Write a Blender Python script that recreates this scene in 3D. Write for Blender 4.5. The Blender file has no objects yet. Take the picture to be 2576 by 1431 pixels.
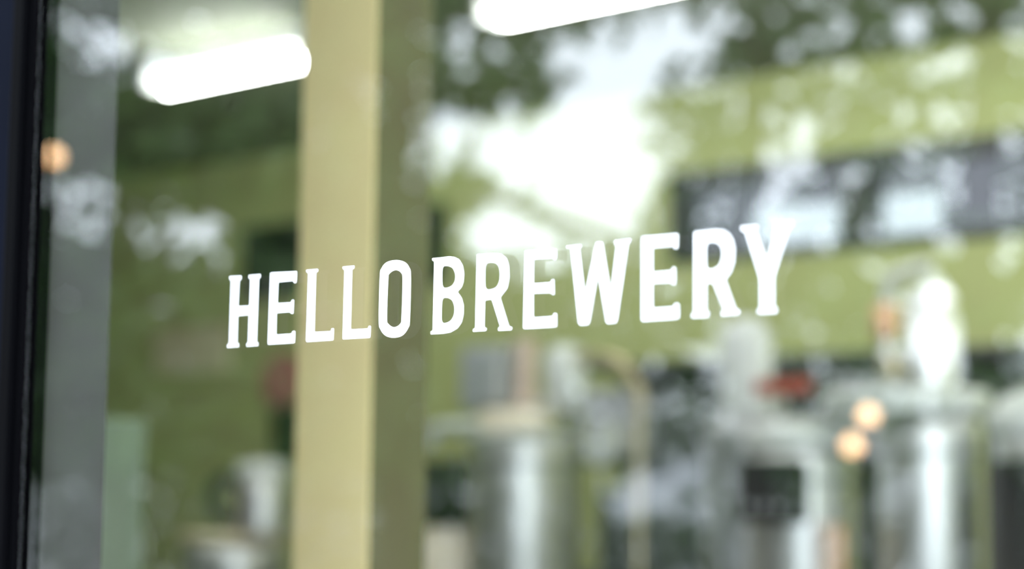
import bpy, bmesh, math, random
from mathutils import Vector, Matrix
random.seed(11)
scene = bpy.context.scene
COL = scene.collection

# ------------------------------------------------------------------ camera
cam_d = bpy.data.cameras.new('camera'); cam = bpy.data.objects.new('camera', cam_d); COL.objects.link(cam)
scene.camera = cam
fwd = Vector((-0.64572, 0.75551, 0.11071)); right = Vector((0.76085, 0.64886, 0.00970)); up = Vector((0.06450, -0.09050, 0.99381))
m = Matrix((right, up, -fwd)).transposed().to_4x4(); m.translation = (0, -1.1948, 1.4)
cam.matrix_world = m
cam_d.sensor_width = 36.0; cam_d.lens = 65.68; cam_d.clip_start = 0.05; cam_d.clip_end = 200
cam_d.dof.use_dof = True; cam_d.dof.focus_distance = 1.66; cam_d.dof.aperture_fstop = 2.25

# ------------------------------------------------------------------ sky and exposure
world = bpy.data.worlds.new('overcast_sky'); scene.world = world; world.use_nodes = True
wn = world.node_tree.nodes; wl = world.node_tree.links
bg = wn['Background']; bg.inputs['Color'].default_value = (0.82, 0.91, 1.0, 1); bg.inputs['Strength'].default_value = 7.6
scene.view_settings.view_transform = 'Standard'; scene.view_settings.look = 'None'
scene.view_settings.gamma = 1.0; scene.view_settings.use_curve_mapping = False
scene.view_settings.exposure = 0.0
LAMP = 52.0          # radiance of the tubes in the ceiling battens

LETTERS = [
    ('H', 0, [[(-13791,16063),(-13610,16057),(-13609,16015),(-13636,16009),(-13646,15762),(-13491,15760),(-13487,16013),(-13511,16018),(-13512,16055),(-13335,16053),(-13337,16012),(-13358,16008),(-13367,15401),(-13344,15397),(-13346,15361),(-13518,15361),(-13519,15397),(-13498,15402),(-13496,15664),(-13646,15662),(-13646,15406),(-13620,15399),(-13622,15362),(-13796,15362),(-13797,15398),(-13772,15405),(-13767,16016),(-13790,16027)]]),
    ('E', 0, [[(-13206,16051),(-13186,16058),(-12831,16046),(-12832,15943),(-12848,15928),(-12874,15934),(-12882,15952),(-13083,15953),(-13089,15759),(-12906,15756),(-12897,15780),(-12862,15779),(-12867,15643),(-12899,15643),(-12916,15660),(-13097,15661),(-13097,15461),(-12890,15461),(-12875,15486),(-12835,15482),(-12838,15374),(-12855,15365),(-13211,15367),(-13217,15389)]]),
    ('L', 0, [[(-12711,16049),(-12546,16048),(-12545,16017),(-12571,16013),(-12576,15461),(-12362,15459),(-12355,15484),(-12319,15484),(-12322,15375),(-12335,15368),(-12680,15368),(-12692,15382),(-12682,16015),(-12707,16022)]]),
    ('L', 0, [[(-12227,16045),(-12067,16045),(-12069,16013),(-12096,16007),(-12099,15462),(-11882,15460),(-11875,15483),(-11843,15482),(-11846,15375),(-11861,15369),(-12200,15371),(-12208,15382),(-12201,16011),(-12224,16018)]]),
    ('O', 1, [[(-11746,15916),(-11725,15994),(-11660,16044),(-11544,16055),(-11442,16031),(-11382,15980),(-11357,15889),(-11361,15514),(-11379,15437),(-11449,15373),(-11557,15357),(-11659,15380),(-11724,15438),(-11749,15524)],[(-11637,15877),(-11621,15936),(-11549,15961),(-11482,15934),(-11462,15865),(-11467,15541),(-11483,15479),(-11555,15454),(-11625,15486),(-11644,15545)]]),
    ('B', 0, [[(-11108,16040),(-10996,16039),(-10899,16041),(-10837,16030),(-10782,16004),(-10740,15950),(-10722,15877),(-10728,15806),(-10750,15756),(-10797,15721),(-10749,15670),(-10723,15602),(-10723,15521),(-10745,15451),(-10792,15403),(-10873,15371),(-10970,15364),(-11112,15365),(-11112,15396),(-11088,15399),(-11082,16007),(-11105,16015)],[(-10981,15957),(-10912,15955),(-10856,15932),(-10827,15874),(-10833,15813),(-10874,15773),(-10977,15761)],[(-10978,15677),(-10913,15677),(-10858,15651),(-10832,15588),(-10838,15517),(-10882,15468),(-10982,15453)]]),
    ('R', 0, [[(-10585,16030),(-10569,16037),(-10359,16031),(-10293,16015),(-10239,15974),(-10213,15912),(-10207,15802),(-10230,15713),(-10307,15643),(-10206,15394),(-10171,15387),(-10175,15357),(-10333,15358),(-10330,15392),(-10310,15394),(-10406,15629),(-10479,15626),(-10482,15398),(-10455,15391),(-10462,15364),(-10618,15364),(-10616,15392),(-10592,15396)],[(-10480,15949),(-10384,15946),(-10337,15921),(-10317,15859),(-10322,15779),(-10361,15727),(-10480,15716)]]),
    ('E', 0, [[(-10047,16023),(-10031,16029),(-9697,16014),(-9690,15946),(-9705,15914),(-9729,15918),(-9738,15934),(-9938,15938),(-9940,15742),(-9760,15740),(-9750,15764),(-9718,15762),(-9713,15632),(-9733,15625),(-9760,15645),(-9939,15651),(-9937,15456),(-9734,15456),(-9725,15481),(-9686,15476),(-9685,15369),(-9700,15358),(-10040,15358),(-10056,15371)]]),
    ('W', 0, [[(-9599,16031),(-9434,16032),(-9431,16001),(-9449,15995),(-9395,15645),(-9289,16033),(-9274,16039),(-9222,16035),(-9209,16021),(-9132,15653),(-9081,15990),(-9099,16000),(-9100,16038),(-8928,16041),(-8928,16008),(-8949,15996),(-9059,15382),(-9078,15358),(-9163,15357),(-9183,15374),(-9262,15740),(-9340,15382),(-9361,15358),(-9442,15357),(-9468,15378),(-9555,16003),(-9595,16003)]]),
    ('E', 0, [[(-8833,16037),(-8816,16049),(-8477,16044),(-8460,16028),(-8462,15925),(-8483,15912),(-8507,15919),(-8517,15936),(-8705,15937),(-8705,15754),(-8537,15753),(-8526,15776),(-8501,15779),(-8486,15766),(-8486,15639),(-8507,15628),(-8531,15637),(-8540,15649),(-8705,15653),(-8704,15466),(-8515,15467),(-8505,15489),(-8477,15494),(-8453,15481),(-8450,15374),(-8472,15358),(-8807,15356),(-8831,15370)]]),
    ('R', 0, [[(-8324,16031),(-8307,16046),(-8109,16047),(-8041,16036),(-7984,16003),(-7948,15952),(-7928,15879),(-7934,15774),(-7965,15696),(-8017,15642),(-7924,15415),(-7890,15401),(-7889,15371),(-7907,15360),(-8054,15358),(-8069,15373),(-8066,15403),(-8047,15410),(-8143,15621),(-8191,15620),(-8192,15413),(-8169,15405),(-8169,15369),(-8186,15357),(-8331,15358),(-8347,15374),(-8345,15398),(-8325,15406)],[(-8194,15940),(-8121,15939),(-8078,15915),(-8058,15870),(-8062,15803),(-8093,15748),(-8194,15729)]]),
    ('Y', 0, [[(-7888,16043),(-7874,16052),(-7720,16047),(-7711,16018),(-7731,16006),(-7647,15793),(-7576,16007),(-7589,16017),(-7578,16049),(-7424,16050),(-7410,16035),(-7417,16000),(-7441,15989),(-7575,15631),(-7576,15412),(-7554,15401),(-7552,15364),(-7570,15354),(-7718,15354),(-7740,15369),(-7738,15397),(-7718,15410),(-7717,15627),(-7846,15994),(-7882,16007)]]),
]
VOIDS = [(-8.47, 3.68, 0.27, 0.13), (-8.29, 3.76, 0.3, 0.19), (-8.0, 3.72, 0.28, 0.21), (-7.69, 3.58, 0.31, 0.23), (-7.36, 3.6, 0.33, 0.28), (-7.07, 3.79, 0.26, 0.23), (-7.04, 3.44, 0.3, 0.27), (-7.17, 3.2, 0.3, 0.15), (-8.06, 3.11, 0.26, 0.16), (-7.65, 3.01, 0.3, 0.13), (-7.85, 2.94, 0.27, 0.08), (-7.26, 2.98, 0.26, 0.09), (-7.5, 4.29, 0.24, 0.1), (-7.17, 4.22, 0.3, 0.18), (-6.86, 4.17, 0.29, 0.15), (-6.58, 4.28, 0.26, 0.12), (-6.46, 4.04, 0.13, 0.12), (-7.73, 4.28, 0.17, 0.08), (-8.78, 4.59, 0.15, 0.17), (-8.3, 4.4, 0.18, 0.11), (-8.01, 4.4, 0.1, 0.07), (-9.04, 4.07, 0.22, 0.13), (-8.66, 4.06, 0.18, 0.11), (-5.95, 3.87, 0.15, 0.11), (-5.42, 3.79, 0.11, 0.1), (-4.93, 3.91, 0.17, 0.12), (-4.81, 3.78, 0.14, 0.1), (-5.05, 4.04, 0.13, 0.1), (-5.68, 3.52, 0.15, 0.09), (-5.84, 3.43, 0.15, 0.14), (-5.57, 3.4, 0.12, 0.09), (-5.26, 3.45, 0.09, 0.08), (-5.08, 3.42, 0.1, 0.08), (-5.9, 3.15, 0.17, 0.14), (-4.7, 3.32, 0.11, 0.1), (-4.82, 3.18, 0.13, 0.11), (-4.61, 3.13, 0.11, 0.11), (-4.66, 2.94, 0.17, 0.11), (-4.59, 2.76, 0.17, 0.13), (-4.71, 2.58, 0.2, 0.13), (-4.88, 2.46, 0.17, 0.15), (-4.95, 2.26, 0.14, 0.15), (-4.48, 2.43, 0.2, 0.13), (-4.39, 2.24, 0.17, 0.19), (-4.62, 2.21, 0.1, 0.13), (-6.18, 2.32, 0.15, 0.12), (-6.15, 2.11, 0.14, 0.11), (-6.13, 1.83, 0.15, 0.09), (-6.67, 1.41, 0.22, 0.14), (-6.44, 1.48, 0.19, 0.14), (-5.86, 1.44, 0.24, 0.11), (-6.1, 1.3, 0.15, 0.08), (-4.94, 1.74, 0.11, 0.09), (-4.36, 3.93, 0.14, 0.11), (-5.43, 4.15, 0.12, 0.07), (-6.2, 4.27, 0.14, 0.06), (-11.18, 5.04, 0.2, 0.12), (-10.89, 4.87, 0.16, 0.12)]
BANDS = [(-13.0, 5.33, -11.45, 4.7, 0.23), (-13.02, 3.84, -10.78, 3.26, 0.25), (-7.49, 3.28, -6.85, 3.12, 0.15)]

# ------------------------------------------------------------------ materials
def mat(name, col, rough=0.6, metal=0.0, noise=0.0, nscale=8.0, stretch=(1, 1, 1), bump=0.0, emit=None, estr=0.0, spec=0.5):
    M = bpy.data.materials.new(name); M.use_nodes = True
    nt = M.node_tree; n = nt.nodes; l = nt.links; b = n['Principled BSDF']
    b.inputs['Specular IOR Level'].default_value = spec
    b.inputs['Roughness'].default_value = rough; b.inputs['Metallic'].default_value = metal
    tc = n.new('ShaderNodeTexCoord'); mp = n.new('ShaderNodeMapping'); mp.inputs['Scale'].default_value = stretch
    tx = n.new('ShaderNodeTexNoise'); tx.inputs['Scale'].default_value = nscale; tx.inputs['Detail'].default_value = 5
    l.new(tc.outputs['Object'], mp.inputs['Vector']); l.new(mp.outputs['Vector'], tx.inputs['Vector'])
    rp = n.new('ShaderNodeMixRGB'); rp.blend_type = 'MIX'
    k = noise
    rp.inputs['Color1'].default_value = tuple(c * (1 - k) for c in col) + (1,)
    rp.inputs['Color2'].default_value = tuple(min(1, c * (1 + k)) for c in col) + (1,)
    l.new(tx.outputs['Fac'], rp.inputs['Fac']); l.new(rp.outputs['Color'], b.inputs['Base Color'])
    if bump:
        bp = n.new('ShaderNodeBump'); bp.inputs['Strength'].default_value = bump; bp.inputs['Distance'].default_value = 0.01
        l.new(tx.outputs['Fac'], bp.inputs['Height']); l.new(bp.outputs['Normal'], b.inputs['Normal'])
    if emit:
        b.inputs['Emission Color'].default_value = tuple(emit) + (1,); b.inputs['Emission Strength'].default_value = estr
    return M

def glass(name, f0, tint, rough=0.0):
    """thin clear pane: straight transmission and a mirror reflection weighted by Schlick's law"""
    M = bpy.data.materials.new(name); M.use_nodes = True
    nt = M.node_tree; n = nt.nodes; l = nt.links; n.clear()
    out = n.new('ShaderNodeOutputMaterial'); mix = n.new('ShaderNodeMixShader')
    tr = n.new('ShaderNodeBsdfTransparent'); tr.inputs['Color'].default_value = tint + (1,)
    gl = n.new('ShaderNodeBsdfGlossy'); gl.inputs['Roughness'].default_value = rough; gl.inputs['Color'].default_value = (1, 1, 1, 1)
    ge = n.new('ShaderNodeNewGeometry'); dt = n.new('ShaderNodeVectorMath'); dt.operation = 'DOT_PRODUCT'
    l.new(ge.outputs['Normal'], dt.inputs[0]); l.new(ge.outputs['Incoming'], dt.inputs[1])
    ab = n.new('ShaderNodeMath'); ab.operation = 'ABSOLUTE'; l.new(dt.outputs['Value'], ab.inputs[0])
    om = n.new('ShaderNodeMath'); om.operation = 'SUBTRACT'; om.inputs[0].default_value = 1.0; l.new(ab.outputs[0], om.inputs[1])
    pw = n.new('ShaderNodeMath'); pw.operation = 'POWER'; pw.inputs[1].default_value = 5.0; l.new(om.outputs[0], pw.inputs[0])
    ml = n.new('ShaderNodeMath'); ml.operation = 'MULTIPLY_ADD'; ml.inputs[1].default_value = 1 - f0; ml.inputs[2].default_value = f0
    l.new(pw.outputs[0], ml.inputs[0])
    l.new(ml.outputs[0], mix.inputs['Fac']); l.new(tr.outputs[0], mix.inputs[1]); l.new(gl.outputs[0], mix.inputs[2])
    l.new(mix.outputs[0], out.inputs['Surface'])
    return M

def leafmat(name, col):
    M = mat(name, col, 0.55, noise=0.35, nscale=1.2)
    nt = M.node_tree; n = nt.nodes; l = nt.links
    tl = n.new('ShaderNodeBsdfTranslucent'); tl.inputs['Color'].default_value = (col[0] * 1.5, col[1] * 1.6, col[2], 1)
    mx = n.new('ShaderNodeMixShader'); mx.inputs['Fac'].default_value = 0.35
    o = n['Material Output']; l.new(n['Principled BSDF'].outputs[0], mx.inputs[1]); l.new(tl.outputs[0], mx.inputs[2]); l.new(mx.outputs[0], o.inputs['Surface'])
    return M

M = dict(
    vinyl=mat('white_vinyl', (0.46, 0.46, 0.47), 0.5, noise=0.01, spec=0.2),
    black=mat('black_aluminium', (0.0012, 0.0012, 0.0016), 0.35, spec=0.006, noise=0.2, nscale=3),
    navy=mat('navy_reflection_panel', (0.0018, 0.0027, 0.0065), 0.5, noise=0.15, spec=0.006),  # bluish reflection put into the colour
    reveal=mat('grey_plaster', (0.066, 0.062, 0.065), 0.8, noise=0.12, nscale=14, bump=0.15),
    lime=mat('lime_paint', (0.53, 0.57, 0.24), 0.75, noise=0.06, nscale=3, bump=0.05),
    ceiling=mat('olive_ceiling_board', (0.19, 0.205, 0.15), 0.8, noise=0.45, nscale=40, stretch=(.06, 1, 1), bump=0.3),
    concrete=mat('concrete', (0.25, 0.25, 0.24), 0.5, noise=0.2, nscale=5, bump=0.1),
    paving=mat('street_paving', (0.28, 0.28, 0.27), 0.85, noise=0.2, nscale=4, bump=0.2),
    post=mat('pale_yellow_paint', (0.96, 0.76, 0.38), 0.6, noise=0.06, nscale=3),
    olive=mat('post_side_shade', (0.13, 0.115, 0.05), 0.7, noise=0.08),  # shade on the post's side, put into the colour
    frame=mat('dark_window_frame', (0.025, 0.027, 0.03), 0.4, noise=0.1),
    blackout=mat('blackout_panel', (0.012, 0.014, 0.018), 0.3, noise=0.1),
    white=mat('white_enamel', (0.80, 0.82, 0.80), 0.4, noise=0.03),
    steel=mat('brushed_steel', (0.86, 0.86, 0.86), 0.45, 1.0, noise=0.08, nscale=30, stretch=(1, 1, .08)),
    steel2=mat('dull_steel', (0.50, 0.51, 0.52), 0.45, 1.0, noise=0.12, nscale=30, stretch=(1, 1, .08)),
    satin=mat('satin_steel', (0.74, 0.76, 0.74), 0.5, 0.25, noise=0.05),
    rose=mat('pale_rose_metal', (0.86, 0.68, 0.58), 0.45, 0.4, noise=0.05),
    copper=mat('copper', (0.85, 0.50, 0.30), 0.4, 0.8, noise=0.1, nscale=12),
    brass=mat('brass', (0.58, 0.50, 0.34), 0.4, 1.0, noise=0.1, nscale=12),
    cream=mat('cream_and_highlight', (0.95, 0.84, 0.67), 0.5, noise=0.05),  # own colour of the drum; on the lid it paints a warm highlight
    rubber=mat('black_plastic', (0.015, 0.018, 0.02), 0.4, noise=0.1),
    greycase=mat('grey_casing', (0.46, 0.47, 0.50), 0.5, noise=0.08),
    darkgrey=mat('dark_grey_paint', (0.09, 0.10, 0.10), 0.5, noise=0.1),
    red=mat('red_paint', (0.42, 0.06, 0.05), 0.45, noise=0.1),
    dustyred=mat('dusty_red_paint', (0.55, 0.22, 0.21), 0.6, noise=0.1),
    tan=mat('tan_wood_and_highlight', (0.94, 0.76, 0.53), 0.6, noise=0.2, nscale=10, stretch=(.2, 1, 3)),  # wood of the wall board; on the low lid it paints a highlight
    palegreen=mat('pale_green_paint', (0.27, 0.34, 0.27), 0.6, noise=0.05),
    bottle=mat('bottle_green', (0.02, 0.035, 0.02), 0.5, noise=0.1),
    tube=mat('lit_tube', (0.9, 0.9, 0.9), 0.4, emit=(0.97, 1.0, 0.97), estr=LAMP),
    bulb=mat('warm_globe', (0.9, 0.8, 0.6), 0.4, emit=(1.0, 0.54, 0.24), estr=16.0),
    bark=mat('bark', (0.07, 0.06, 0.045), 0.9, noise=0.4, nscale=10, stretch=(1, 1, .2), bump=0.5),
    leafA=leafmat('leaf_dark', (0.055, 0.11, 0.035)),
    leafB=leafmat('leaf_mid', (0.09, 0.16, 0.05)),
    render=mat('white_render', (0.86, 0.87, 0.90), 0.8, noise=0.05, nscale=4),
    pane=glass('shop_glass', 0.074, (0.985, 0.995, 0.99)),
    film=glass('dark_tinted_glass', 0.03, (0.19, 0.19, 0.20), 0.6),
    clearpane=glass('lightly_tinted_glass', 0.03, (0.40, 0.41, 0.41), 0.6),
)

# ------------------------------------------------------------------ mesh helpers
def link(name, bm, m, parent=None, origin=(0, 0, 0), smooth=False):
    me = bpy.data.meshes.new(name)
    if origin != (0, 0, 0): bmesh.ops.translate(bm, verts=bm.verts, vec=-Vector(origin))
    bmesh.ops.recalc_face_normals(bm, faces=bm.faces)
    bm.to_mesh(me); bm.free(); me.materials.append(m)
    if smooth:
        for p in me.polygons: p.use_smooth = True
        if hasattr(me, 'set_sharp_from_angle'): me.set_sharp_from_angle(angle=math.radians(40))
    o = bpy.data.objects.new(name, me); COL.objects.link(o)
    if parent is None: o.location = origin
    else:
        o.parent = parent                       # meshes are made relative to the parent's origin
    return o

def bx(bm, x0, x1, y0, y1, z0, z1, bevel=0.0):
    r = bmesh.ops.create_cube(bm, size=1.0)
    for v in r['verts']:
        v.co = Vector((x0 + (v.co.x + .5) * (x1 - x0), y0 + (v.co.y + .5) * (y1 - y0), z0 + (v.co.z + .5) * (z1 - z0)))
    if bevel:
        es = list({e for v in r['verts'] for e in v.link_edges})
        bmesh.ops.bevel(bm, geom=es, offset=bevel, segments=2, affect='EDGES', profile=0.5)

def lathe(bm, cx, cy, prof, seg=40):
    rings = []
    for r, z in prof:
        if r < 1e-6: rings.append([bm.verts.new((cx, cy, z))])
        else: rings.append([bm.verts.new((cx + r * math.cos(2 * math.pi * i / seg), cy + r * math.sin(2 * math.pi * i / seg), z)) for i in range(seg)])
    for a, b in zip(rings, rings[1:]):
        if len(a) == 1 and len(b) == 1: continue
        for i in range(seg):
            j = (i + 1) % seg
            if len(a) == 1: bm.faces.new((a[0], b[i], b[j]))
            elif len(b) == 1: bm.faces.new((a[i], a[j], b[0]))
            else: bm.faces.new((a[i], a[j], b[j], b[i]))

def tube(bm, pts, rad, seg=12):
    pts = [Vector(p) for p in pts]; n = len(pts)
    rads = rad if isinstance(rad, (list, tuple)) else [rad] * n
    prev = None; u = None
    for i, p in enumerate(pts):
        t = (pts[min(i + 1, n - 1)] - pts[max(i - 1, 0)]).normalized()
        if u is None: u = t.orthogonal().normalized()
        u = (u - t * u.dot(t)).normalized(); w = t.cross(u)
        ring = [bm.verts.new(p + (u * math.cos(2 * math.pi * k / seg) + w * math.sin(2 * math.pi * k / seg)) * rads[i]) for k in range(seg)]
        if prev:
            for k in range(seg): bm.faces.new((prev[k], prev[(k + 1) % seg], ring[(k + 1) % seg], ring[k]))
        else: bm.faces.new(ring[::-1])
        prev = ring
    bm.faces.new(prev)

def ball(bm, c, r, sx=1, sy=1, sz=1):
    q = bmesh.ops.create_uvsphere(bm, u_segments=20, v_segments=14, radius=r)
    for v in q['verts']: v.co = Vector((c[0] + v.co.x * sx, c[1] + v.co.y * sy, c[2] + v.co.z * sz))

def disc_y(bm, c, r, d, seg=32):                # flat drum whose axis runs along y
    q = bmesh.ops.create_cone(bm, cap_ends=True, segments=seg, radius1=r, radius2=r, depth=d)
    for v in q['verts']: v.co = Vector((c[0] + v.co.x, c[1] + v.co.z, c[2] + v.co.y))

def smooth_path(pts, k=6):
    pts = [Vector(p) for p in pts]; out = []
    for i in range(len(pts) - 1):
        p0, p1, p2, p3 = pts[max(i - 1, 0)], pts[i], pts[i + 1], pts[min(i + 2, len(pts) - 1)]
        for s in range(k):
            t = s / k
            out.append(0.5 * ((2 * p1) + (p2 - p0) * t + (2 * p0 - 5 * p1 + 4 * p2 - p3) * t * t + (3 * p1 - p0 - 3 * p2 + p3) * t ** 3))
    out.append(pts[-1]); return out

def tag(o, label, cat, group=None, kind=None):
    if label: o['label'] = label
    if cat: o['category'] = cat
    if group: o['group'] = group
    if kind: o['kind'] = kind
    return o

def thing(name, loc, label, cat, group=None):
    o = bpy.data.objects.new(name, None); COL.objects.link(o); o.location = loc; o.empty_display_size = 0.1
    return tag(o, label, cat, group)

def part(name, m, parent, fn, smooth=False, label=None, root=None):
    bm = bmesh.new(); fn(bm)
    org = tuple((root or parent).location)
    o = link(name, bm, m, None, org, smooth); o.parent = parent; o.location = (0, 0, 0)
    if label: o['label'] = label
    return o

def struct(name, m, fn, parent=None, label=None):
    bm = bmesh.new(); fn(bm); o = link(name, bm, m)
    if parent: o.parent = parent
    else: o['kind'] = 'structure'
    if label: o['label'] = label; 
    return o

# ------------------------------------------------------------------ room shell
XL, XR, YB, ZC = -12.6, 2.6, 7.30, 3.68
GX0 = -1.713                                      # left edge of the shop window
def S(name, m, label, cat, *boxes):
    o = struct(name, m, lambda bm: [bx(bm, *b) for b in boxes], label=label); o['category'] = cat; return o
S('floor', M['concrete'], 'grey concrete floor of the brewery room', 'floor', (XL, XR, 0.11, YB, -0.12, 0))
S('ceiling', M['ceiling'], 'dark olive ceiling above the strip lights', 'ceiling', (XL, XR, 0.11, YB, ZC, ZC + .12))
S('wall_left', M['lime'], 'lime green side wall of the brewery room', 'wall', (XL - .15, XL, -.02, YB + .15, -.12, ZC + .12))
S('wall_right', M['lime'], 'lime green end wall of the room to the right', 'wall', (XR, XR + .15, -.02, YB + .15, -.12, ZC + .12))
# back wall with the openings of the high windows
W1, W2, W3, WZ0, WZ1 = (-9.67, -7.79), (-6.08, -4.90), (-4.90, -3.10), 2.70, 3.19
S('wall_back', M['lime'], 'lime green back wall with a row of high windows', 'wall',
  (XL, XR, YB, YB + .15, -.12, WZ0), (XL, XR, YB, YB + .15, WZ1, ZC + .12),
  (XL, W1[0], YB, YB + .15, WZ0, WZ1), (W1[1], W2[0], YB, YB + .15, WZ0, WZ1), (W3[1], XR, YB, YB + .15, WZ0, WZ1))
# facade: thick wall left of the shop window, header above it
S('wall_front', M['reveal'], 'grey plastered wall end beside the black window frame', 'wall',
  (XL - .15, GX0 - .002, .021, .111, -.12, ZC + .12), (GX0 - .002, XR, .021, .111, 3.30, ZC + .12))
S('trim_1', M['navy'], 'panel left of the black window frame with a blue reflection painted in', 'panel', (XL - .15, -1.7345, -.004, .021, -.12, ZC + .4), (-1.7345, XR + .15, -.004, .021, 3.36, ZC + .4))  # stands for a neighbouring pane, its blue reflection painted in

# ------------------------------------------------------------------ the shop window
win = bpy.data.objects.new('window_1', None); COL.objects.link(win); win['kind'] = 'structure'; win['category'] = 'window'
win['label'] = 'large shop window with a black metal frame and white lettering'
def wpart(name, m, *boxes, bevel=0.0): return struct(name, m, lambda bm: [bx(bm, *b, bevel) for b in boxes], win)
wpart('glass_pane', M['pane'], (GX0 - .002, XR - .02, -.0035, .0035, .02, 3.31))
wpart('outer_frame', M['black'], (-1.734, GX0, -.020, -.0036, -.02, 3.36), bevel=.0025)
wpart('frame_core', M['black'], (-1.734, GX0 - .003, -.0036, .021, -.02, 3.36))
wpart('glazing_bead', M['black'], (GX0, GX0 + .006, -.012, -.0036, .02, 3.31), bevel=.002)
wpart('inner_frame', M['black'], (GX0 - .004, GX0 + .010, .0036, .0205, .02, 3.31), bevel=.0015)
wpart('top_rail', M['black'], (GX0, XR, -.020, .021, 3.31, 3.36))
wpart('bottom_rail', M['black'], (GX0, XR, -.020, .11, -.02, .02))

# ------------------------------------------------------------------ white vinyl lettering on the outside of the glass
WORDS = [('H', 'first letter of HELLO'), ('E', 'second letter of HELLO'), ('L', 'third letter of HELLO'), ('L', 'fourth letter of HELLO'), ('O', 'last letter of HELLO'),
         ('B', 'first letter of BREWERY'), ('R', 'second letter of BREWERY'), ('E', 'third letter of BREWERY'), ('W', 'fourth letter of BREWERY'),
         ('E', 'fifth letter of BREWERY'), ('R', 'sixth letter of BREWERY'), ('Y', 'last letter of BREWERY')]
def rounded(poly, rad):
    n = len(poly); out = []
    for i in range(n):
        a, p, b = Vector(poly[i - 1]), Vector(poly[i]), Vector(poly[(i + 1) % n])
        la, lb = (a - p).length, (b - p).length
        ka, kb = min(rad, la * .42), min(rad, lb * .42)
        s, e = p + (a - p).normalized() * ka, p + (b - p).normalized() * kb
        for k in range(5):
            t = k / 4; out.append(s * (1 - t) ** 2 + p * 2 * t * (1 - t) + e * t * t)
    return out
def closed_spline(poly, k=8):
    n = len(poly); P = [Vector(p) for p in poly]; out = []
    for i in range(n):
        p0, p1, p2, p3 = P[i - 1], P[i], P[(i + 1) % n], P[(i + 2) % n]
        for s in range(k):
            t = s / k
            out.append(0.5 * ((2 * p1) + (p2 - p0) * t + (2 * p0 - 5 * p1 + 4 * p2 - p3) * t * t + (3 * p1 - p0 - 3 * p2 + p3) * t ** 3))
    return out
for (ch, sm, polys), (c2, where) in zip(LETTERS, WORDS):
    assert ch == c2
    cu = bpy.data.curves.new('letter', 'CURVE'); cu.dimensions = '2D'; cu.fill_mode = 'BOTH'; cu.extrude = 0.00012
    x0 = min(p[0] for p in polys[0]) * 1e-4; z0 = min(p[1] for p in polys[0]) * 1e-4
    for pi, poly in enumerate(polys):
        q = [(a * 1e-4 - x0, b * 1e-4 - z0) for a, b in poly]
        big = ch in 'BR' and pi > 0
        q = closed_spline(q) if sm else rounded(q, .0060 if big else .0016)
        sp = cu.splines.new('POLY'); sp.points.add(len(q) - 1); sp.use_cyclic_u = True
        for k, v in enumerate(q): sp.points[k].co = (v[0], v[1], 0, 1)
    tmp = bpy.data.objects.new('tmp', cu); COL.objects.link(tmp)
    me = bpy.data.meshes.new_from_object(tmp.evaluated_get(bpy.context.evaluated_depsgraph_get()))
    bpy.data.objects.remove(tmp)
    me.name = 'letter'; me.transform(Matrix.Rotation(math.pi / 2, 4, 'X'))
    me.materials.clear(); me.materials.append(M['vinyl'])
    o = bpy.data.objects.new('letter_' + ch.lower(), me); COL.objects.link(o); o.location = (x0, -.00365, z0)
    tag(o, 'white vinyl letter %s on the shop window, %s' % (ch, where), 'letter', 'white vinyl letters on the shop window')

# ------------------------------------------------------------------ high windows in the back wall
def high_window(idx, x0, x1, panes, label, dark=False):
    w = bpy.data.objects.new('window_%d' % idx, None); COL.objects.link(w); w['kind'] = 'structure'; w['label'] = label; w['category'] = 'window'
    t = .09; y0, y1 = YB - .03, YB + .12
    struct('window_frame', M['frame'], lambda bm: [bx(bm, *b) for b in (
        (x0, x1, y0, y1, WZ1 - t, WZ1), (x0, x1, y0, y1, WZ0 - .02, WZ0 + .03), (x0, x0 + t, y0, y1, WZ0, WZ1), (x1 - t, x1, y0, y1, WZ0, WZ1))], w)
    for (a, b, c, d, mm) in panes:
        struct('pane', M[mm], lambda bm: bx(bm, a, b, YB + .03, YB + .036, c, d), w)
    return w
high_window(2, *W1, [(-9.60, -8.76, 2.73, 3.12, 'blackout'), (-8.70, -7.86, 2.73, 3.12, 'blackout')], 'black high window half hidden behind the yellow post')
high_window(3, *W2, [(-5.99, -5.56, 2.73, 3.12, 'film'), (-5.56, -4.99, 2.95, 3.12, 'film'), (-5.56, -4.99, 2.73, 2.95, 'clearpane')], 'dark framed high window above the letter Y of BREWERY')
high_window(4, *W3, [(-4.81, -4.43, 2.95, 3.12, 'film'), (-4.81, -4.43, 2.73, 2.95, 'clearpane'), (-4.43, -3.17, 2.73, 3.12, 'film')], 'dark framed high window at the right edge of the picture')

# ------------------------------------------------------------------ square post behind the glass
pt = thing('square_post', (-2.271, 1.07, 0), 'square post with pale yellow front and sides in painted shade behind letters L and O', 'post')
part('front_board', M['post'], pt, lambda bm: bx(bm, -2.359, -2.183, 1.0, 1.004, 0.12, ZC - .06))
part('shaded_side', M['olive'], pt, lambda bm: bx(bm, -2.357, -2.183, 1.004, 1.14, 0.12, ZC - .06), label='side of the post with shade in its olive colour')  # post body darkened in colour to stand for its shaded side
part('base_block', M['post'], pt, lambda bm: bx(bm, -2.374, -2.168, .985, 1.155, 0, .12, .006))
part('cap_block', M['post'], pt, lambda bm: bx(bm, -2.374, -2.168, .985, 1.155, ZC - .06, ZC, .006))

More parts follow.
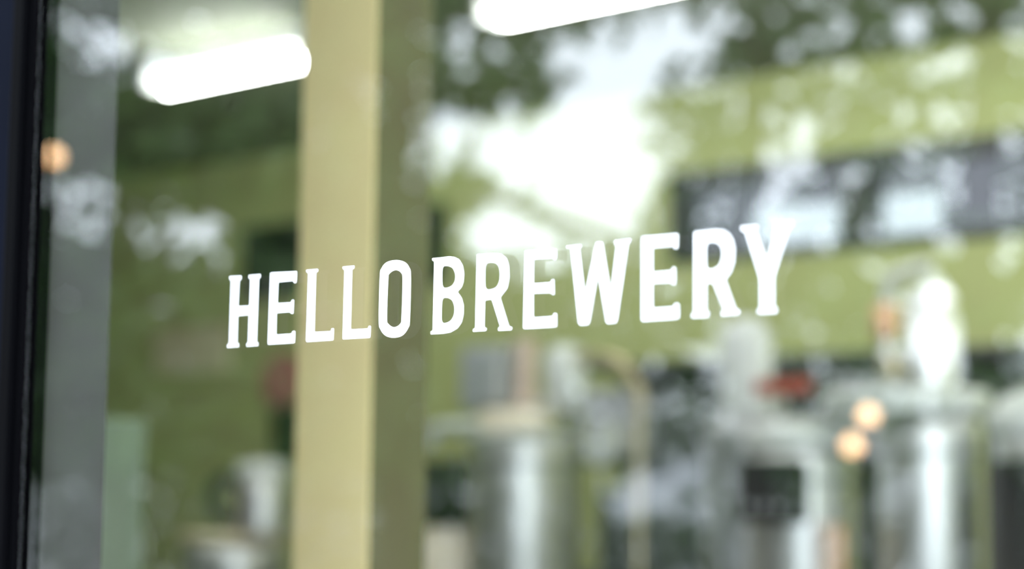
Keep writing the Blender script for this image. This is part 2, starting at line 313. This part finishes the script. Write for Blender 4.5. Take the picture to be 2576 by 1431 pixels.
# ------------------------------------------------------------------ ceiling battens
def batten(xa, xb, y, label):
    t = thing('strip_light', ((xa + xb) / 2, y, ZC), label, 'strip light', 'strip lights on the ceiling')
    part('housing', M['white'], t, lambda bm: bx(bm, xa + .02, xb - .02, y - .035, y + .055, ZC - .11, ZC, .008))
    for dy, dz, sx in ((-.045, -.05, .17), (.065, 0, .03)):
        part('lit_tube', M['tube'], t, lambda bm: tube(bm, [(xa + sx, y + dy, ZC - .15 + dz), (xb - .03, y + dy, ZC - .15 + dz)], .022), True)
    for xe in (xa, xb - .03):
        part('end_cap', M['white'], t, lambda bm: bx(bm, xe, xe + .03, y - .075, y + .095, ZC - .185, ZC - .03, .006))
batten(-7.78, -6.58, 4.97, 'lit strip light on the ceiling left of the yellow post')
batten(-5.44, -4.24, 4.97, 'lit strip light on the ceiling cut by the top edge of the picture')
batten(-3.10, -1.90, 4.97, 'lit strip light on the ceiling beyond the right edge')
batten(-.76, .44, 4.97, 'lit strip light on the ceiling nearest the end wall on the right')

for xa_, nm_ in ((-7.78, 'above the jug'), (-5.44, 'above the post'), (-3.10, 'right of the post'), (-.76, 'by the end wall')):  # added row out of view, lights the fronts of the vessels
    batten(xa_, xa_ + 1.2, 2.4, 'added unseen strip light by the shop window for the vessel fronts, ' + nm_)
batten(-2.70, -1.50, 6.3, 'added unseen strip light brightening the back wall beyond the right edge')  # added out of view to brighten the right of the back wall
batten(-.36, .84, 6.3, 'added unseen strip light brightening the far right corner of the room')  # second added light for the same stretch of wall

# ------------------------------------------------------------------ things on the back wall, left
b = thing('wall_board', (-10.2, YB, 2.37), 'tan wooden board on the green wall left of the letter H', 'board')
part('board', M['tan'], b, lambda bm: bx(bm, -10.59, -9.80, YB - .03, YB, 2.21, 2.53, .008))
part('rail', M['tan'], b, lambda bm: bx(bm, -10.59, -9.80, YB - .045, YB - .03, 2.21, 2.24, .004))
r = thing('wall_disc', (-9.25, YB, 2.13), 'dusty red round disc on the green wall left of the yellow post', 'disc')
part('disc', M['dustyred'], r, lambda bm: disc_y(bm, (-9.25, YB - .03, 2.13), .165, .06))
part('rim', M['dustyred'], r, lambda bm: disc_y(bm, (-9.25, YB - .015, 2.13), .18, .03))
g = thing('wall_box', (-9.13, YB, 1.8), 'narrow dark wall box hanging below the dusty red disc', 'box')
part('box_body', M['bottle'], g, lambda bm: bx(bm, -9.235, -9.03, YB - .12, YB, 1.60, 1.94, .01))
part('box_door', M['bottle'], g, lambda bm: bx(bm, -9.22, -9.045, YB - .132, YB - .12, 1.615, 1.925, .004))

# pale locker behind the wall end
k = thing('locker', (-4.52, 2.12, 0), 'pale green narrow locker beside the grey wall end', 'locker')
part('body', M['palegreen'], k, lambda bm: bx(bm, -4.70, -4.32, 2.06, 2.24, .06, 1.60, .008))
part('plinth', M['darkgrey'], k, lambda bm: bx(bm, -4.68, -4.34, 2.08, 2.22, 0, .06))
kd = part('door', M['palegreen'], k, lambda bm: bx(bm, -4.69, -4.33, 2.045, 2.06, .08, 1.58, .004))
part('handle', M['steel'], kd, lambda bm: tube(bm, [(-4.37, 2.03, .85), (-4.37, 2.03, 1.0)], .008), root=k)

# ------------------------------------------------------------------ brewing vessels
def vessel(cx, cy, r, ztop, label, steel='steel', group='stainless brewing vessels'):
    t = thing('brewing_vessel', (cx, cy, 0), label, 'tank', group)
    zb = .62
    part('body', M[steel], t, lambda bm: lathe(bm, cx, cy, [(.03, .28), (.04, .30), (r, zb), (r, ztop - .09), (r * .985, ztop - .05), (r * .9, ztop - .02), (r * .62, ztop)]), True)
    for k in range(3):
        a = math.radians(30 + 120 * k); px, py = cx + r * .86 * math.cos(a), cy + r * .86 * math.sin(a)
        lg = part('leg', M['steel2'], t, lambda bm: tube(bm, [(px, py, .02), (px, py, .75)], .017), True)
        part('foot', M['rubber'], lg, lambda bm: lathe(bm, px, py, [(0, 0), (.03, 0), (.03, .02), (0, .03)], 16), root=t)
    for z in (zb + .08, ztop - .16):
        part('band', M['steel2'], t, lambda bm: lathe(bm, cx, cy, [(r * .99, z), (r + .006, z + .003), (r + .006, z + .027), (r * .99, z + .03)]), True)
    v = part('drain_valve', M['steel2'], t, lambda bm: tube(bm, smooth_path([(cx, cy, .30), (cx, cy, .20), (cx, cy - .08, .14), (cx, cy - .22, .14)], 4), .02), True)
    part('valve_lever', M['rubber'], v, lambda bm: bx(bm, cx - .012, cx + .012, cy - .2, cy - .08, .17, .185, .003), root=t)
    return t

# A: tall vessel with warm highlight painted on its lid, motor and pipes on its head
ax, ay = -5.225, 5.0
A = vessel(ax, ay, .228, 1.665, 'bright steel vessel with a lid painted with a cream highlight below the letters R and E of BREWERY')
part('lid', M['cream'], A, lambda bm: lathe(bm, ax - .055, ay, [(.148, 1.66), (.155, 1.67), (.155, 1.735), (.14, 1.757), (0, 1.765)]), True, 'lid with a warm highlight in its cream colour')  # warm highlight of the steel lid painted as cream
part('clamp_ring', M['satin'], A, lambda bm: lathe(bm, ax, ay, [(.2, 1.62), (.262, 1.625), (.262, 1.65), (.2, 1.655)]), True)
part('inlet_pipe', M['satin'], A, lambda bm: tube(bm, smooth_path([(ax - .1, ay, 1.69), (ax - .35, ay, 1.69), (ax - .52, ay, 1.675), (ax - .54, ay, 1.6)], 4), .03), True)
hx, hy = -.128, ay + .15                          # the head gear stands on the rear half of the lid
part('bracket', M['steel2'], A, lambda bm: bx(bm, -5.53 + hx, -4.88 + hx, hy - .05, hy + .05, 1.757, 1.785, .004))
part('motor_case', M['greycase'], A, lambda bm: bx(bm, -5.515 + hx, -5.285 + hx, hy - .1, hy + .1, 1.785, 2.05, .012))
for i in range(5):
    part('cooling_fin', M['greycase'], A, lambda bm: bx(bm, -5.49 + i * .045 + hx, -5.475 + i * .045 + hx, hy - .112, hy - .1, 1.82, 2.02))
part('rose_column', M['rose'], A, lambda bm: lathe(bm, -5.21 + hx, hy, [(.0, 1.785), (.06, 1.785), (.06, 1.80), (.045, 1.81), (.045, 2.04), (.058, 2.05), (.058, 2.075), (0, 2.08)], 24), True, 'pale rose column')
part('condenser', M['satin'], A, lambda bm: lathe(bm, -4.985 + hx, hy, [(0, 1.74), (.07, 1.75), (.095, 1.79), (.095, 2.0), (.07, 2.03), (.03, 2.04), (0, 2.04)], 28), True)

# pipe with gauge right of A
pg = thing('bent_pipe', (-4.64, 5.0, 0), 'brass coloured bent riser pipe with a pale round gauge beside the cream lidded vessel', 'pipe')
part('pipe', M['brass'], pg, lambda bm: tube(bm, smooth_path([(-4.93, 5.0, 1.97), (-4.80, 5.0, 1.97), (-4.67, 5.0, 1.92), (-4.60, 5.0, 1.80), (-4.60, 5.0, 1.62), (-4.60, 5.0, .8), (-4.60, 5.0, .02)], 6), .025), True)
ga = part('gauge', M['steel'], pg, lambda bm: disc_y(bm, (-4.73, 4.93, 1.60), .088, .05))
part('gauge_face', M['white'], ga, lambda bm: disc_y(bm, (-4.73, 4.90, 1.60), .076, .012), root=pg)
part('gauge_stem', M['steel2'], ga, lambda bm: tube(bm, [(-4.73, 4.95, 1.60), (-4.60, 5.0, 1.60)], .014), root=pg)
part('floor_flange', M['steel2'], pg, lambda bm: lathe(bm, -4.60, 5.0, [(0, 0), (.07, 0), (.07, .02), (0, .025)], 20))

# M: slim vessel with a white canister head
mx, my = -4.17, 5.15
Mv = vessel(mx, my, .17, 1.72, 'slim dull steel vessel with a white canister on its head', 'steel2')
part('canister', M['white'], Mv, lambda bm: lathe(bm, mx, my, [(0, 1.72), (.10, 1.725), (.105, 1.76), (.105, 2.02), (.085, 2.08), (.04, 2.11), (0, 2.115)], 28), True, 'white canister')
part('side_pipe', M['steel'], Mv, lambda bm: tube(bm, smooth_path([(mx + .1, my - .08, 1.68), (mx + .2, my - .1, 1.7), (mx + .24, my - .12, 1.78)], 4), .022), True)
part('valve_handle', M['red'], Mv, lambda bm: bx(bm, -4.03, -3.79, 4.98, 5.03, 1.79, 1.85, .012), label='red valve handle')

# B: vessel with flat pale lid and a black box for its dark opening
bxx, byy = -3.79, 4.95
B = vessel(bxx, byy, .205, 1.60, 'steel vessel with a flat lid and a black box for the dark opening on its front')
part('lid', M['satin'], B, lambda bm: lathe(bm, bxx, byy, [(.215, 1.575), (.225, 1.58), (.225, 1.62), (.2, 1.66), (.08, 1.69), (0, 1.70)]), True)
cp = part('dark_opening', M['rubber'], B, lambda bm: bx(bm, bxx - .12, bxx + .13, byy - .26, byy - .16, 1.30, 1.53, .008), label='black box for the dark opening')  # black box added where the vessel has a dark opening
for i in range(3):
    part('added_button', M['greycase'], cp, lambda bm: disc_y(bm, (bxx - .06 + i * .06, byy - .262, 1.36), .014, .012, 14), root=B)
part('side_pipe', M['rose'], B, lambda bm: tube(bm, [(bxx + .20, byy - .16, .02), (bxx + .20, byy - .16, 1.30)], .042), True, 'pale rose pipe shaped as a warm reflection')  # pipe put in for the warm reflection on the steel edge
part('warm_reflection', M['copper'], B, lambda bm: tube(bm, [(bxx + .248, byy - .14, .02), (bxx + .248, byy - .14, 1.29)], .014), True, 'copper coloured strip for the warm reflection')  # strip coloured as the orange edge of that reflection

# C: bright vessel with broad rim and riser with brass fittings
cx_, cy_ = -3.275, 5.0
Cc = vessel(cx_, cy_, .19, 1.70, 'bright steel vessel with a broad rim near the right edge')
part('rim_plate', M['satin'], Cc, lambda bm: lathe(bm, cx_ - .10, cy_, [(0, 1.695), (.30, 1.70), (.305, 1.72), (.305, 1.77), (.29, 1.785), (.2, 1.79), (0, 1.80)]), True)
rs = part('riser', M['steel'], Cc, lambda bm: tube(bm, smooth_path([(-3.45, cy_, 1.78), (-3.45, cy_, 2.12), (-3.40, cy_, 2.22), (-3.25, cy_, 2.25)], 5), .025), True)
part('brass_fitting', M['copper'], rs, lambda bm: lathe(bm, -3.455, cy_, [(0, 1.98), (.045, 1.985), (.05, 2.0), (.05, 2.09), (.04, 2.11), (0, 2.115)], 20), True, 'copper toned fitting', root=Cc)
part('brass_fitting', M['brass'], rs, lambda bm: lathe(bm, -3.43, cy_, [(0, 1.83), (.04, 1.835), (.045, 1.85), (.045, 1.91), (.035, 1.93), (0, 1.935)], 20), True, 'brass toned fitting', root=Cc)
part('head_cylinder', M['steel'], Cc, lambda bm: lathe(bm, -3.27, cy_, [(0, 1.80), (.09, 1.80), (.09, 2.12), (.07, 2.16), (0, 2.18)], 26), True)

# D: jacketed vessel at the right edge
dx, dy = -2.83, 5.0
D = vessel(dx, dy, .18, 1.66, 'steel vessel in a black jacket at the right edge of the picture')
part('jacket', M['rubber'], D, lambda bm: lathe(bm, dx, dy, [(.182, .7), (.196, .71), (.196, 1.52), (.182, 1.53)]), True, 'black jacket')
part('lid', M['satin'], D, lambda bm: lathe(bm, dx, dy, [(.2, 1.62), (.205, 1.63), (.205, 1.68), (.15, 1.75), (.06, 1.79), (0, 1.80)]), True)

# low vessel left of the post with the steel highlight painted on its lid, and the steel jug on it
lx, ly = -7.09, 5.0
Lv = vessel(lx, ly, .255, 1.16, 'low steel vessel with a round lid painted with a tan highlight left of the yellow post')
part('lid', M['tan'], Lv, lambda bm: lathe(bm, lx, ly, [(0, 1.15), (.262, 1.15), (.268, 1.158), (.268, 1.182), (.26, 1.19), (0, 1.19)]), True, 'round lid with the highlight in its tan colour')
jx, jy = -6.86, 4.97
jg = thing('steel_jug', (jx, jy, 1.19), 'steel jug with a pale lid and dark handle on the round tan lid', 'jug')
part('jug_body', M['steel'], jg, lambda bm: lathe(bm, jx, jy, [(0, 1.19), (.105, 1.19), (.118, 1.205), (.118, 1.40), (.105, 1.455), (.095, 1.47)], 32), True)
part('jug_lid', M['white'], jg, lambda bm: lathe(bm, jx, jy, [(.1, 1.465), (.125, 1.47), (.125, 1.51), (.11, 1.53), (.03, 1.545), (0, 1.545)], 32), True, 'pale lid')
part('jug_handle', M['rubber'], jg, lambda bm: tube(bm, smooth_path([(jx - .08, jy - .03, 1.44), (jx - .2, jy - .08, 1.45), (jx - .25, jy - .1, 1.36), (jx - .2, jy - .08, 1.27), (jx - .09, jy - .03, 1.25)], 5), .032), True, 'dark handle')

# drum with black box left of vessel A
ux, uy = -5.66, 5.0
U = thing('drum', (ux, uy, 0), 'cream drum under a black box left of the cream lidded vessel', 'drum')
part('drum_body', M['cream'], U, lambda bm: lathe(bm, ux, uy, [(0, 0), (.16, 0), (.17, .02), (.17, .4), (.178, .42), (.17, .44), (.17, .8), (.178, .82), (.17, .84), (.17, 1.15), (.15, 1.20), (0, 1.20)]), True)
part('drum_lid', M['cream'], U, lambda bm: lathe(bm, ux, uy, [(.14, 1.20), (.15, 1.205), (.15, 1.235), (0, 1.25)]), True)
kb = thing('control_box', (ux, uy, 1.25), 'black control box standing on the cream drum', 'box')
part('case', M['rubber'], kb, lambda bm: bx(bm, -5.755, -5.535, 4.92, 5.10, 1.25, 1.54, .01))
part('case_door', M['rubber'], kb, lambda bm: bx(bm, -5.745, -5.545, 4.908, 4.92, 1.262, 1.528, .004))
part('cable_gland', M['greycase'], kb, lambda bm: lathe(bm, -5.60, 5.0, [(0, 1.53), (.018, 1.535), (.018, 1.57), (0, 1.575)], 14))

# rack with crates behind the vessels
ra = thing('storage_rack', (-4.6, 6.55, 0), 'dark grey storage rack behind the steel vessels', 'rack')
for x in (-6.0, -4.55, -3.1):
    for y in (6.3, 6.8):
        part('upright', M['darkgrey'], ra, lambda bm: bx(bm, x - .025, x + .025, y - .025, y + .025, 0, 2.04))
for z in (.3, .95, 1.55, 2.02):
    part('shelf', M['darkgrey'], ra, lambda bm: bx(bm, -6.03, -3.07, 6.27, 6.83, z, z + .035, .004))
part('back_panel', M['darkgrey'], ra, lambda bm: bx(bm, -6.0, -3.1, 6.795, 6.805, .3, 2.03))
crates = [(-5.75, 1.585, .42, .34, 'greycase', 'grey'), (-5.2, 1.585, .5, .30, 'darkgrey', 'charcoal'), (-4.3, 1.585, .4, .36, 'greycase', 'grey'),
          (-3.75, 1.585, .46, .30, 'darkgrey', 'charcoal'), (-5.6, .985, .5, .42, 'darkgrey', 'charcoal'), (-5.0, .985, .44, .45, 'greycase', 'grey'),
          (-4.2, .985, .45, .42, 'darkgrey', 'charcoal'), (-3.6, .985, .46, .45, 'darkgrey', 'charcoal')]
names = ['above the bent pipe', 'next right of the bent pipe', 'behind the white canister', 'behind the broad rimmed vessel',
         'behind the cream lidded vessel', 'beside the bent pipe', 'behind the slim vessel', 'behind the flat lidded vessel']
for (x, z, w, h, mm, cn), nm in zip(crates, names):
    c = thing('storage_crate', (x, 6.55, z), '%s storage crate on the %s shelf of the rack, %s' % (cn, 'upper' if z > 1.5 else 'lower', nm), 'crate', 'crates on the storage rack')
    part('crate_body', M[mm], c, lambda bm: bx(bm, x - w / 2, x + w / 2, 6.34, 6.76, z, z + h - .05, .015))
    part('crate_lid', M[mm], c, lambda bm: bx(bm, x - w / 2 - .012, x + w / 2 + .012, 6.33, 6.77, z + h - .05, z + h, .01))

# ------------------------------------------------------------------ outside, seen mirrored in the glass
S('ground', M['paving'], 'grey street paving outside the shop window', 'paving', (-30, 14, -30, -.02, -.2, -.02))
gw = thing('garden_wall', (-14, -17, -.02), 'white rendered garden wall behind the trees, mirrored in the glass', 'wall')
part('wall_body', M['render'], gw, lambda bm: bx(bm, -30, 2, -17.1, -16.9, -.02, 2.15))
part('coping', M['render'], gw, lambda bm: bx(bm, -30, 2, -17.15, -16.85, 2.15, 2.23, .01))

TREES = [(-13.4, 'leafA'), (-11.9, 'leafA'), (-10.4, 'leafB'), (-8.9, 'leafB'), (-6.0, 'leafA'), (-4.5, 'leafB'), (-3.0, 'leafA')]
TY = -8.0
def inside_gap(x, y, z):
    xs = x + .855 * (-y - 8.0)
    for vx, vz, rx, rz in VOIDS:
        main = -8.6 < vx < -6.3
        g = VGROW if main else VSMALL
        if ((xs - vx) / (rx * g)) ** 2 + ((z - vz) / (rz * g)) ** 2 < 1 and (main or random.random() < VP): return True
    for x0, z0, x1, z1, rr in BANDS:
        dx_, dz_ = x1 - x0, z1 - z0; t = max(0, min(1, ((xs - x0) * dx_ + (z - z0) * dz_) / (dx_ * dx_ + dz_ * dz_)))
        if (xs - x0 - t * dx_) ** 2 + (z - z0 - t * dz_) ** 2 < rr * rr and random.random() < BANDP: return True
    return False
VGROW, VSMALL, VP, BANDP = 1.46, 1.12, .86, .86
def leaf(bm, p, s):
    d = Vector((random.gauss(0, 1), random.gauss(0, 1), random.gauss(0, .6) - .3)).normalized()
    n = Vector((random.gauss(0, .6), random.gauss(0, .6), random.gauss(0, .6))) + Vector((.4, .7, .5))
    w = d.cross(n).normalized()
    a = bm.verts.new(p); b = bm.verts.new(p + d * s * .5 + w * s * .33); c = bm.verts.new(p + d * s); e = bm.verts.new(p + d * s * .5 - w * s * .33)
    bm.faces.new((a, b, c, e))
crowns = [bmesh.new() for _ in TREES]
N = 46000
for _ in range(N):
    x = random.uniform(-16, -2.2); z = random.uniform(1.55, 6.8); y = TY + max(-.65, min(.65, random.gauss(0, .4)))
    i = min(range(len(TREES)), key=lambda i: abs(TREES[i][0] - x))
    top = 6.6 - .55 * abs(x - TREES[i][0]) ** 2 + random.gauss(0, .15)
    if z > top: continue
    if inside_gap(x, y, z): continue
    thin = max(0, min(1, (x + 8.6) / 2.2))           # the trees on the right carry smaller, sparser leaves
    if random.random() < .10 * thin: continue
    leaf(crowns[i], Vector((x, y, z)), random.uniform(.15, .25) * (1 - .24 * thin))
tnames = ['tree at the far left of the mirrored row, behind the grey wall end', 'tree mirrored above the jug, second from the left', 'tree mirrored over the yellow post',
          'tree with the widest sky gap, mirrored above BREWERY', 'tree mirrored over the high window, fifth from the left', 'tree mirrored at the right edge of the picture',
          'tree just beyond the right end of the mirrored row']
for (tx, lm), bm, nm in zip(TREES, crowns, tnames):
    t = thing('street_tree', (tx, TY, -.02), 'leafy ' + nm, 'tree', 'trees mirrored in the shop window')
    cr = link('crown', bm, M[lm], None, (tx, TY, -.02)); cr.parent = t; cr.location = (0, 0, 0); cr['kind'] = 'stuff'
    part('trunk', M['bark'], t, lambda b_: tube(b_, smooth_path([(tx, TY, -.02), (tx + .04, TY, 1.2), (tx - .05, TY + .05, 2.6), (tx + .05, TY, 4.2), (tx, TY, 5.6)], 5),
         [.16 - .0055 * q for q in range(21)], 10), True)
    for sgn in (-1, 1):
        part('branch', M['bark'], t, lambda b_: tube(b_, smooth_path([(tx, TY, 2.3), (tx + sgn * .5, TY + .1, 3.0), (tx + sgn * .7, TY, 3.5 + .3 * sgn)], 5), [.07 - .004 * q for q in range(11)], 8), True)
    if tx == -6.0:
        part('branch', M['bark'], t, lambda b_: tube(b_, smooth_path([(-6.0, TY, 2.6), (-7.3, TY, 3.08), (-7.8, TY, 3.26), (-8.4, TY, 3.46), (-8.7, TY, 3.5)], 5), .035, 8), True)

SHRUBS = [(-14.2, 'A'), (-12.7, 'B'), (-11.2, 'A'), (-9.7, 'B'), (-8.2, 'A'), (-6.7, 'B'), (-5.2, 'A'), (-3.7, 'B')]
snames = ['at the far left of the mirrored hedge', 'second from the left in the mirrored hedge', 'mirrored over the low vessel', 'mirrored over the yellow post', 'mirrored over the cream lidded vessel',
          'with pale gaps, mirrored over the slim vessel', 'mirrored over the flat lidded vessel', 'mirrored at the right edge']
for (sx, lm), nm in zip(SHRUBS, snames):
    bm = bmesh.new()
    for _ in range(1500):
        q = random.uniform(-1, 1)
        x = sx + .70 * q; y = -9.45 + random.uniform(-.35, .35); z = random.uniform(.1, 1.75 - .3 * q * q)
        if inside_gap(x, y, z): continue
        leaf(bm, Vector((x, y, z)), random.uniform(.10, .17))
    t = thing('shrub', (sx, -9.45, -.02), 'low leafy shrub ' + nm, 'shrub', 'shrubs mirrored in the shop window')
    cr = link('foliage', bm, M['leaf' + lm], None, (sx, -9.45, -.02)); cr.parent = t; cr.location = (0, 0, 0); cr['kind'] = 'stuff'
    for k in range(3):
        part('stem', M['bark'], t, lambda b_: tube(b_, [(sx, -9.45, -.02), (sx + (k - 1) * .2, -9.45 + .06 * k, .7), (sx + (k - 1) * .4, -9.45, 1.2)], [.03, .022, .012], 8), True)

def garden_lamp(x, y, z, r, label):
    t = thing('garden_lamp', (x, y, -.02), label, 'lamp', 'warm globe lamps mirrored in the glass')
    part('lamp_post', M['black'], t, lambda bm: tube(bm, [(x, y, 0), (x, y, z - r * .8)], .014), True)
    part('lamp_base', M['black'], t, lambda bm: lathe(bm, x, y, [(0, -.02), (.09, -.02), (.09, .0), (.03, .03), (0, .03)], 20), True)
    part('lamp_collar', M['black'], t, lambda bm: lathe(bm, x, y, [(0, z - r * 1.15), (r * .5, z - r * 1.12), (r * .5, z - r * .8), (0, z - r * .8)], 20), True)
    part('lamp_globe', M['bulb'], t, lambda bm: ball(bm, (x, y, z), r), True)
garden_lamp(-8.69, -5.0, 3.25, .045, 'tall warm globe lamp glowing over the black window frame')
garden_lamp(-3.532, -5.0, 1.70, .036, 'warm globe lamp mirrored beside the broad rimmed vessel, the upper of two')
garden_lamp(-4.183, -6.0, 1.62, .042, 'warm globe lamp mirrored beside the broad rimmed vessel, the lower of two')

scene.cycles.max_bounces = 5; scene.cycles.diffuse_bounces = 2; scene.cycles.glossy_bounces = 3; scene.cycles.transparent_max_bounces = 16
scene.cycles.use_adaptive_sampling = True; scene.cycles.adaptive_threshold = 0.06
scene.cycles.sample_clamp_indirect = 8.0
scene.cycles.use_light_tree = False
